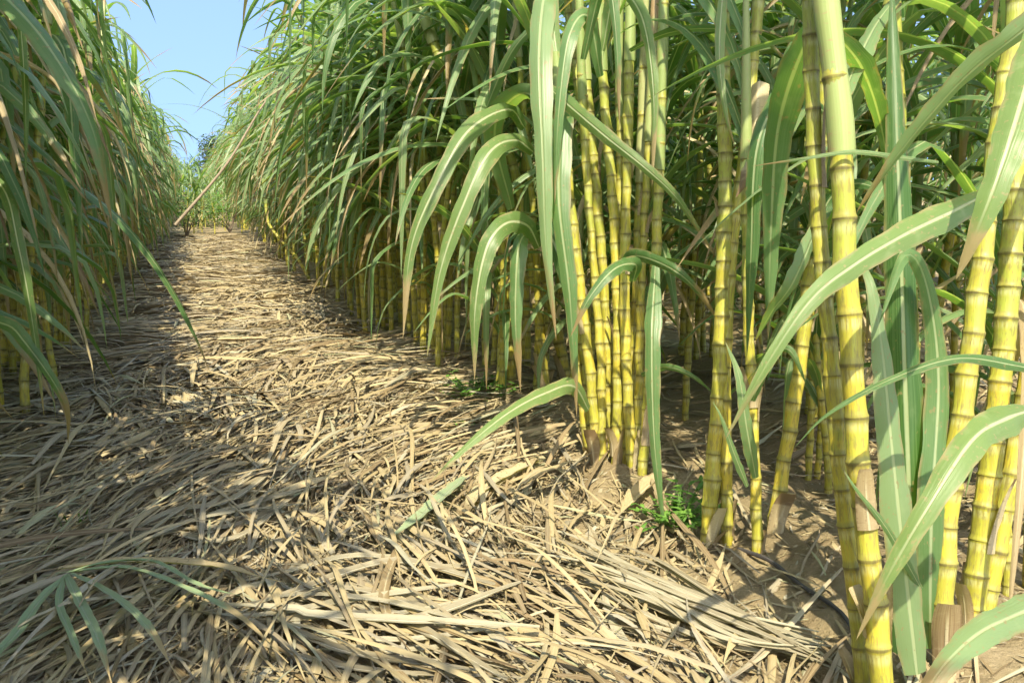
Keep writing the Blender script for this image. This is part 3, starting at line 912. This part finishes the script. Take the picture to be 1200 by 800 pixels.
def world(V, x, y, z, rz, sc):
    c, s_ = math.cos(rz) * sc, math.sin(rz) * sc
    return np.stack([V[:, 0] * c - V[:, 1] * s_ + x, V[:, 0] * s_ + V[:, 1] * c + y, V[:, 2] * sc + z], 1)


PEN = {'X': 1.5, 'R1': 1, 'L1': 1, 'R2': 1.25, 'R3': 1.9, 'R4': 2.5, 'R5': 3.2, 'R6': 4, 'L2': 2.0, 'L3': 4, 'L0': 99}
ranked = []
for i, (x, y, v, rz, sc, rid) in enumerate(cand):
    px, py, d = to_px((x, y, 0.5))
    vis = d > 0.3 and -60 < px < 1260
    ranked.append(((d * PEN[rid]) if vis else 1e6 + i, i))
ranked.sort()
N_IND = 270
ind = set(i for s_, i in ranked[:N_IND] if s_ < 1e6)

LABELS = {
    'R1c': ('in or behind the hand-sized front clumps on the right', ''),
    'R1n': ('in the right row along the path, left of the big middle clump', 'the right row along the near path'),
    'R1f': ('far along the right row, where it narrows towards the sky gap', 'the far right row'),
    'R2': ('in the shaded second row behind the front clumps on the right', 'the shaded second row on the right'),
    'R3': ('deep inside the right field, behind the second row', 'the depth of the right field'),
    'L1n': ('at the left picture edge, in the near part of the left row', 'the near left row'),
    'L1f': ('in the far part of the left row, towards the sky gap', 'the far left row'),
    'L2': ('behind the left row, glimpsed through its leaves', 'the field behind the left row'),
    'X': ('in the low green band closing the end of the path', 'the end of the path'),
}
LABELS['R1c'] = ('squeezed among the tall clumps of the right foreground', 'the right foreground clumps')
KINDN = ('tall bare-stalked sugarcane', 'leafy sugarcane shoot', 'leaf-hung sugarcane')
KINDG = ('tall canes of ', 'young shoots of ', 'leaf-hung canes of ')


def zone(rid, y):
    if rid == 'R1':
        return 'R1c' if y < 3.75 else 'R1n' if y < 9 else 'R1f'
    if rid == 'L1':
        return 'L1n' if y < 7 else 'L1f'
    return {'X': 'X', 'R2': 'R2', 'L2': 'L2', 'L3': 'L2'}.get(rid, 'R3')


lib = {}
coords = {}
for i in sorted(ind, key=lambda q: cand[q][1]):
    x, y, v, rz, sc, rid = cand[i]
    kd = 0 if v < 8 else 1 if v < 13 else 2
    lb, gp = LABELS[zone(rid, y)]
    lb, gp = KINDN[kd] + ' ' + lb, KINDG[kd] + gp
    loc = (x, y, gz(x, y))
    if v not in lib:     # the meshes of this kind of cane, linked once and copied below
        root = empty('sugarcane', loc, lb, 'sugarcane', gp)
        parts = cane_parts(hi=True, **PROTO[v])
        build_cane(parts, root)
        kids = [c for c in bpy.data.objects if c.parent is root]
        for c in kids:
            V = np.empty(len(c.data.vertices) * 3, np.float32)
            c.data.vertices.foreach_get('co', V)
            coords[c.data.name] = V.reshape(-1, 3)
        lib[v] = (root, kids)
    root, kids = lib[v]
    keep = [c for c in kids if 'leaf' not in c.name or rn.random() < 0.05 or not overhangs(world(coords[c.data.name], *loc, rz, sc), rid, rn.normal(0, 0.22))]
    copy_tree(root, loc, rz, sc, lb, 'sugarcane', gp, keep)
for root, kids in lib.values():
    for c in kids:
        bpy.data.objects.remove(c)
    bpy.data.objects.remove(root)

# the canes beyond those that show singly: one dense stand, with the unseen added shade canes
low = [cane_parts(hi=False, **p) for p in PROTO]


def place(gr, x, y, z, rz, sc, dr, m):
    P_, UV_, r_, _ = gr
    c, s_ = math.cos(rz) * sc, math.sin(rz) * sc
    Q = np.empty_like(P_)
    Q[..., 0] = P_[..., 0] * c - P_[..., 1] * s_ + x
    Q[..., 1] = P_[..., 0] * s_ + P_[..., 1] * c + y
    Q[..., 2] = P_[..., 2] * sc + z
    return (Q, UV_, (r_ + dr) % 1.0, m)


gr = []
for i, (x, y, v, rz, sc, rid) in enumerate(cand):
    if i in ind:
        continue
    px, py, d = to_px((x, y, 1.2))
    if rid[0] == 'R' and (d < 0.3 or px > 1420):
        continue
    p = low[v]
    z = gz(x, y)
    dr = rn.random()
    gr.append(place(p['stalk'], x, y, z, rz, sc, dr, 0))
    gr.append(place(p['sheath'], x, y, z, rz, sc, dr, 1))
    for key, m in (('leaf', 2), ('dry_leaf', 3)):
        for g in p[key]:
            q = place(g, x, y, z, rz, sc, dr, m)
            if rid in ('R1', 'L1') and rn.random() > 0.04 and overhangs(q[0].reshape(-1, 3), rid, rn.normal(0, 0.22)):
                continue
            if np.min(np.linalg.norm(q[0].reshape(-1, 3) - CAM, axis=1)) < 0.9:
                continue
            if rid == 'L0':     # keep the strip in front of the viewer clear
                v_ = q[0].reshape(-1, 3) - CAM
                dd = v_ @ CF
                inside = (dd > 0.05) & (np.abs(v_ @ CR) < dd * 0.56) & (np.abs(v_ @ CU) < dd * 0.38)
                if inside.any():
                    continue
            gr.append(q)
st = obj('sugarcane_thicket', gr, [STALK, SHEATH, GREEN, DRY])
tag(st, 'dense green stand of sugarcane filling the field behind the single canes, plus unseen shade canes', 'sugarcane field', kind='stuff')

# ------------------------------------------------------------------ litter
def swirl(x, y):
    a = mnoise.noise((x * 0.55 + 7, y * 0.42, 5.5)) * 2.2 + mnoise.noise((x * 1.7, y * 1.3, 9.5)) * 0.9
    return a + 0.25


def litter(n, xr, yr, Lr, Wr, seed, zmax, seg, K, keep=None, jitter=0.55, green=0.0):
    r_ = np.random.default_rng(seed)
    out = []
    for _ in range(n):
        x = r_.uniform(*xr); y = r_.uniform(*yr)
        if keep and r_.random() > keep(x, y):
            continue
        L = r_.uniform(*Lr) * r_.uniform(0.5, 1.0)
        W = r_.uniform(*Wr)
        yaw = swirl(x, y) + r_.normal(0, jitter) + (math.pi if r_.random() < 0.5 else 0)
        s = np.linspace(0, 1, seg)
        ya = yaw + r_.normal(0, 0.22) * s + r_.normal(0, 0.10) * np.sin(s * 5)
        D = np.stack([np.cos(ya), np.sin(ya)], 1)
        C = np.zeros((seg, 3))
        C[1:, :2] = np.cumsum(D[:-1] * (L / (seg - 1)), 0)
        C[:, 0] += x - C[seg // 2, 0]; C[:, 1] += y - C[seg // 2, 1]
        z0 = zmax * r_.random() ** 1.5
        arch = r_.normal(0, 0.02) * (L / 0.4)
        tl = r_.normal(0, 0.035)
        gzs = np.interp(s, [0, 0.5, 1], [gz(*C[0, :2]), gz(*C[seg // 2, :2]), gz(*C[-1, :2])])
        C[:, 2] = np.maximum(gzs + 0.004, gzs + z0 + arch * (1 - (2 * s - 1) ** 2) + tl * L * (s - 0.5) + 0.006)
        side = np.stack([-np.sin(ya), np.cos(ya), np.zeros(seg)], 1)
        side = twist_side(side, np.concatenate([D, np.zeros((seg, 1))], 1), r_.normal(0, 0.3) + r_.normal(0, 0.5) * s)
        c0 = r_.uniform(0.1, 0.5)
        wd = W * np.clip(np.minimum(0.5 + (s / c0) * 0.5, (1 - s) / (1 - c0) * 1.25), 0.1, 1)
        out.append(ribbon(C, wd, side, K, r_.uniform(0.03, 0.28), float(r_.beta(1.4, 1.35)), 0))
    return out


def path_keep(x, y):
    """share of litter at a place: thick on the path, thin on the bare soil of the right row"""
    e = 0.95 + 0.12 * mnoise.noise((y * 1.4, 2.0, 0))
    k = 1.0 if x < e else max(0.10, 1 - (x - e) / 0.35)
    if x < -0.75:
        k *= 0.7
    if y < 2.6 and 0.85 < x:
        k *= 0.4
    if x > 0.3 and y < 4:
        k *= 0.45 + 0.55 * min(1, max(0, 0.5 + 2.2 * mnoise.noise((x * 2.3, y * 2.3, 21))))
    return k


lt = []
lt += litter(16000, (-1.3, 2.0), (0.9, 3.2), (0.10, 0.42), (0.003, 0.010), 1, 0.022, 6, 2, path_keep, 0.6)
lt += litter(3800, (-1.3, 1.6), (0.9, 3.4), (0.35, 0.95), (0.006, 0.017), 2, 0.04, 9, 3, path_keep, 0.32)
lt += litter(19000, (-1.4, 2.0), (3.2, 6.5), (0.12, 0.45), (0.004, 0.013), 3, 0.03, 5, 2, path_keep, 0.6)
lt += litter(2600, (-1.3, 1.5), (3.2, 7.0), (0.35, 0.9), (0.010, 0.024), 4, 0.06, 7, 3, path_keep, 0.5)
lt += litter(12000, (-1.4, 2.0), (6.5, 20), (0.2, 0.6), (0.010, 0.026), 5, 0.05, 4, 2, path_keep, 0.8)
lt += litter(3000, (2.0, 6.5), (1.6, 9), (0.2, 0.6), (0.010, 0.025), 6, 0.04, 5, 2, None, 0.9)
lt += litter(4200, (-1.3, 1.7), (0.9, 4.2), (0.12, 0.42), (0.010, 0.026), 9, 0.03, 7, 3, path_keep, 0.45)
lt += litter(2500, (-1.3, 1.6), (4.2, 9), (0.15, 0.5), (0.014, 0.032), 10, 0.03, 5, 3, path_keep, 0.5)
lt += litter(5000, (0.4, 2.4), (0.9, 4.2), (0.02, 0.11), (0.003, 0.009), 8, 0.012, 3, 2, None, 1.5)
lo = obj('fallen_leaves', lt, LITTER)
tag(lo, 'dry straw coloured sugarcane leaves covering the path', 'leaf litter', kind='stuff')

p0, p1 = at(312, 118, 6.6), at(205, 264, 6.3)
Cd = spline([p0 + (0.25, 0.0, 0.25), p0, (p0 + p1) / 2 + (0.03, 0, -0.02), p1], 20)
tag(obj('dead_stem', [tube(Cd - p1, np.linspace(0.005, 0.011, 20), 8)], TWIG, None, p1 * 0), 'bare brown dead stem slanting out of the right row across the sky gap', 'stem')
bpy.data.objects['dead_stem'].location = tuple(p1)

# ------------------------------------------------------------------ singled out things on the ground
def ground_leaf(pts, wpx, rnd=0.5, lift=0.05, K=5, n=26, fold=0.2, roll=0.0, arch=0.0):
    Wd = []
    for x, y in pts:
        p = ground_at(x, y)
        p[2] = gz(p[0], p[1]) + lift
        Wd.append(p)
    C = spline(Wd, n)
    s = np.linspace(0, 1, n)
    C[:, 2] += arch * np.sin(s * math.pi)
    T = unit(np.gradient(C, axis=0))
    side = unit(np.cross(T, np.array([0, 0, 1.0])))
    side = twist_side(side, T, roll * np.sin(s * 4))
    d = np.mean([gdepth(x, y) for x, y in pts])
    W = wpx / FPX * d * np.clip(1 - (2 * np.abs(s - 0.4)) ** 2.6, 0.1, 1)
    return ribbon(C, W, side, K, fold, rnd, 0, 0.04, rnd * 20), Wd[0]


def single(name, label, cat, pts, wpx, mat, group=None, **kw):
    g, o_ = ground_leaf(pts, wpx, **kw)
    return tag(obj(name, [g], mat, None, o_), label, cat, group)


single('fallen_leaf', 'long brown dead leaf lying across the lower left of the path', 'leaf', [(70, 690), (150, 684), (250, 690), (330, 715)], 16, DRY, rnd=0.15, lift=0.07, fold=0.3)
single('fallen_leaf', 'curled dark brown dead leaf lying below the tip of the long green leaf', 'leaf', [(640, 545), (590, 575), (556, 600), (540, 645)], 18, DRY, rnd=0.02, lift=0.035, fold=0.3, arch=0.0)
single('fallen_leaf', 'twisted brown leaf strip standing out in the lower middle of the path', 'leaf', [(470, 660), (452, 710), (455, 750), (485, 795)], 13, DRY, rnd=0.1, lift=0.04, fold=0.35)
single('fallen_leaf', 'dark shrivelled leaf lying at the foot of the big middle clump', 'leaf', [(775, 575), (745, 592), (722, 610)], 20, DRY, rnd=0.02, lift=0.03, fold=0.4, arch=0.01)
q_ = [ground_at(*p) for p in ((865, 652), (900, 672), (940, 702), (985, 735), (1005, 765))]
for k, p in enumerate(q_):
    p[2] = gz(p[0], p[1]) + 0.012 + 0.012 * (k % 2)
q_ = np.array(q_)
o_ = obj('dead_stem', [tube(spline(q_ - q_[0], 24), np.linspace(0.006, 0.004, 24) * (1 + 0.12 * np.sin(np.arange(24) * 2.1)), 8)], HOSE)
o_.location = tuple(q_[0])
tag(o_, 'thin black dead stem lying on the soil right of the small clump', 'stem')
single('fallen_leaf', 'green leaf lying flat on dry litter in the middle of the path', 'leaf', [(545, 580), (515, 612), (480, 640), (440, 668)], 17, WILT, rnd=0.7, lift=0.05)


def leaf_bundle(name, label, cat, strands, mat, lift):
    p0 = ground_at(*strands[0][0][0])
    p0[2] = gz(p0[0], p0[1])
    root = empty(name, p0, label, cat)
    for i, (pts, wpx, rd, lf) in enumerate(strands):
        g, _ = ground_leaf(pts, wpx, rnd=rd, lift=lf, fold=0.22, roll=0.25)
        g = (g[0] - p0, g[1], g[2], g[3])
        obj('leaf', [g], mat, root)
    return root


leaf_bundle('cut_cane_top', 'wilted cut cane top with grey green leaves lying in the bottom left corner', 'cane top', [
    ([(82, 702), (50, 735), (22, 775), (-15, 830), (-40, 880)], 13, 0.4, 0.078), ([(80, 702), (95, 745), (118, 800), (140, 870)], 14, 0.5, 0.078),
    ([(85, 700), (130, 735), (175, 785), (215, 850)], 13, 0.6, 0.078), ([(82, 698), (150, 696), (215, 722), (285, 775), (340, 830)], 13, 0.3, 0.078),
    ([(78, 705), (72, 745), (88, 795), (112, 860)], 10, 0.9, 0.078), ([(80, 700), (120, 690), (180, 690), (235, 720), (300, 745)], 10, 0.9, 0.078)], WILT, 0.1)
def strands(a, b, n, wpx, seed, rd=(0.5, 1.0), jit=9):
    """n long leaves between two guide lines of pixels"""
    r_ = np.random.default_rng(seed)
    out = []
    for k in range(n):
        f = r_.random()
        pts = [tuple(np.array(p) * (1 - f) + np.array(q) * f + r_.normal(0, jit, 2)) for p, q in zip(a, b)]
        c = int(r_.integers(0, 2))
        out.append((pts[:len(pts) - c], wpx * r_.uniform(0.6, 1.15), r_.uniform(*rd), r_.uniform(0.022, 0.055)))
    return out


leaf_bundle('dried_cane_top', 'bleached bundle of long straw leaves lying across the lower right of the path', 'cane top',
            strands([(955, 775), (860, 735), (760, 680), (660, 640), (560, 622)], [(965, 782), (850, 765), (740, 735), (640, 690), (480, 668)], 20, 8, 3), BLEACH, 0.06)
leaf_bundle('dried_cane_top', 'fan of grey bleached leaves lying across the bottom centre of the path', 'cane top',
            strands([(560, 660), (440, 668), (330, 680), (215, 700)], [(600, 800), (440, 790), (300, 770), (180, 760)], 18, 12, 4, (0.0, 0.9), 22), BLEACH, 0.06)
leaf_bundle('dried_cane_top', 'loose sheaf of dull straw leaves in the shade on the left of the path', 'cane top',
            strands([(330, 545), (250, 570), (160, 600), (90, 640)], [(370, 620), (260, 635), (170, 650), (60, 700)], 14, 9, 5, (0.0, 0.7), 18), BLEACH, 0.06)


# ------------------------------------------------------------------ weeds and grass tufts
def weed(px, py, rad, h, n, label, seed, lw=0.016):
    r_ = np.random.default_rng(seed)
    p = ground_at(px, py)
    p[2] = gz(p[0], p[1])
    root = empty('weed', p, label, 'weed')
    stems, leaves = [], []
    for k in range(n):
        a = r_.uniform(0, 6.28); q = rad * math.sqrt(r_.random())
        e = np.array([q * math.cos(a), q * math.sin(a), h * r_.uniform(0.15, 1.0) * (1.1 - 0.6 * q / rad)])
        C = spline([(0.15 * e[0], 0.15 * e[1], -0.01), (0.6 * e[0], 0.6 * e[1], 0.55 * e[2]), e], 6)
        stems.append(tube(C, np.linspace(0.0022, 0.001, 6), 4))
        for j in range(7):
            b = C[int(r_.integers(2, 6))]
            ya = r_.uniform(0, 6.28)
            leaves.append(make_leaf(b, ya, R(r_.uniform(40, 80)), R(r_.uniform(85, 130)), lw * r_.uniform(1.4, 2.8), lw * r_.uniform(0.7, 1.1), 5, 3, 1, r_.random(), 0, 0.12))
    obj('stem', stems, WEED, root)
    obj('foliage', leaves, WEED, root)


weed(558, 468, 0.20, 0.16, 44, 'low leafy green weed at the path edge under the arching leaves', 1)
weed(540, 505, 0.07, 0.05, 20, 'tiny bright green weed on the litter below the low leafy weed', 2)
weed(792, 612, 0.15, 0.15, 42, 'leafy green weed growing beside the foot of the big middle clump', 3)
weed(250, 262, 0.5, 0.9, 60, 'dark green bush closing the far end of the path', 4, 0.06) if False else None


def tuft(px, py, h, n, label, seed):
    r_ = np.random.default_rng(seed)
    p = ground_at(px, py)
    p[2] = gz(p[0], p[1])
    root = empty('grass_tuft', p, label, 'grass')
    for k in range(n):
        g = make_leaf((r_.normal(0, 0.012), r_.normal(0, 0.012), -0.01), r_.uniform(0, 6.28), R(r_.uniform(2, 18)), R(r_.uniform(25, 80)), h * r_.uniform(0.6, 1.1),
                      r_.uniform(0.007, 0.012), 8, 3, 1.2, r_.random(), 0, 0.2)
        obj('blade', [g], WEED, root)


tuft(92, 612, 0.10, 5, 'small green grass sprouts poking out of dry litter on the left', 1)
tuft(62, 640, 0.06, 4, 'faint short grass sprout left of the taller grass sprouts', 2)


def shrub(name, x, y, rad, h, n, label, cat, seed, mat, lw, trunk=None, lobes=7):
    r_ = np.random.default_rng(seed)
    root = empty(name, (x, y, gz(x, y)), label, cat)
    br, lv = [], []
    tz = trunk or 0.0
    if trunk:
        C = spline([(0, 0, -0.1), (0.1, 0.05, trunk * 0.6), (0.0, 0, trunk * 1.5)], 8)
        br.append(tube(C, np.linspace(rad * 0.09, rad * 0.04, 8), 8))
    cs = []
    for k in range(lobes):
        a = r_.uniform(0, 6.28)
        q = rad * 0.75 * math.sqrt(r_.random())
        zz = tz + (h - tz) * r_.uniform(0.15, 0.9)
        c = np.array([q * math.cos(a), q * math.sin(a), zz])
        cs.append(c)
        br.append(tube(spline([(0, 0, tz * 0.8), (c[0] * 0.4, c[1] * 0.4, tz * 0.8 + (zz - tz * 0.8) * 0.6), c], 6), np.linspace(rad * 0.03, rad * 0.008, 6), 5))
    for k in range(n):
        c = cs[int(r_.integers(0, lobes))]
        d = unit(r_.normal(0, 1, 3)) * rad * 0.45 * r_.random() ** 0.45 * np.array([1, 1, 0.7])
        lv.append(make_leaf(c + d, r_.uniform(0, 6.28), R(r_.uniform(30, 90)), R(r_.uniform(80, 150)), lw * r_.uniform(1.2, 2.4), lw * r_.uniform(0.6, 1.0), 4, 2, 1, r_.random(), 0, 0.1))
    obj('branches' if not trunk else 'trunk', br, BARK, root)
    obj('crown' if trunk else 'foliage', lv, mat, root)


shrub('shrub', -0.15, 19.5, 0.55, 0.75, 700, 'low dark green bush at the far end of the path', 'bush', 31, TREEL, 0.05)
shrub('shrub', 0.75, 21.5, 0.6, 0.9, 700, 'low bush beside the right row at the far end of the path', 'bush', 32, WEED, 0.05)
shrub('shrub', 0.1, 27, 1.3, 1.7, 1500, 'taller pale green bush behind the bushes at the far end of the path', 'bush', 33, WEED, 0.07)
p = at(258, 172, 90)
shrub('tree', p[0], p[1], 3.0, 6.6, 5000, 'dark leafy tree rising behind the far right row beside the sky gap', 'tree', 34, TREEL, 0.22, 1.8, 12)
for k, (px, hh, rr) in enumerate(((205, 4.6, 3.4), (232, 4.0, 3.0), (180, 5.0, 3.4))):
    p = at(px, 215, 110 + 6 * k)
    shrub('tree', p[0], p[1], rr, hh, 1500, ['leftmost low tree of the hazy line beyond the path', 'low round tree on the horizon in the gap between the rows', 'low tree on the horizon hidden mostly by the left row'][k], 'tree', 40 + k, TREEL, 0.3, 1.0, 9)
print('objects', len(bpy.data.objects), 'individual canes', len(ind), 'cand', len(cand))
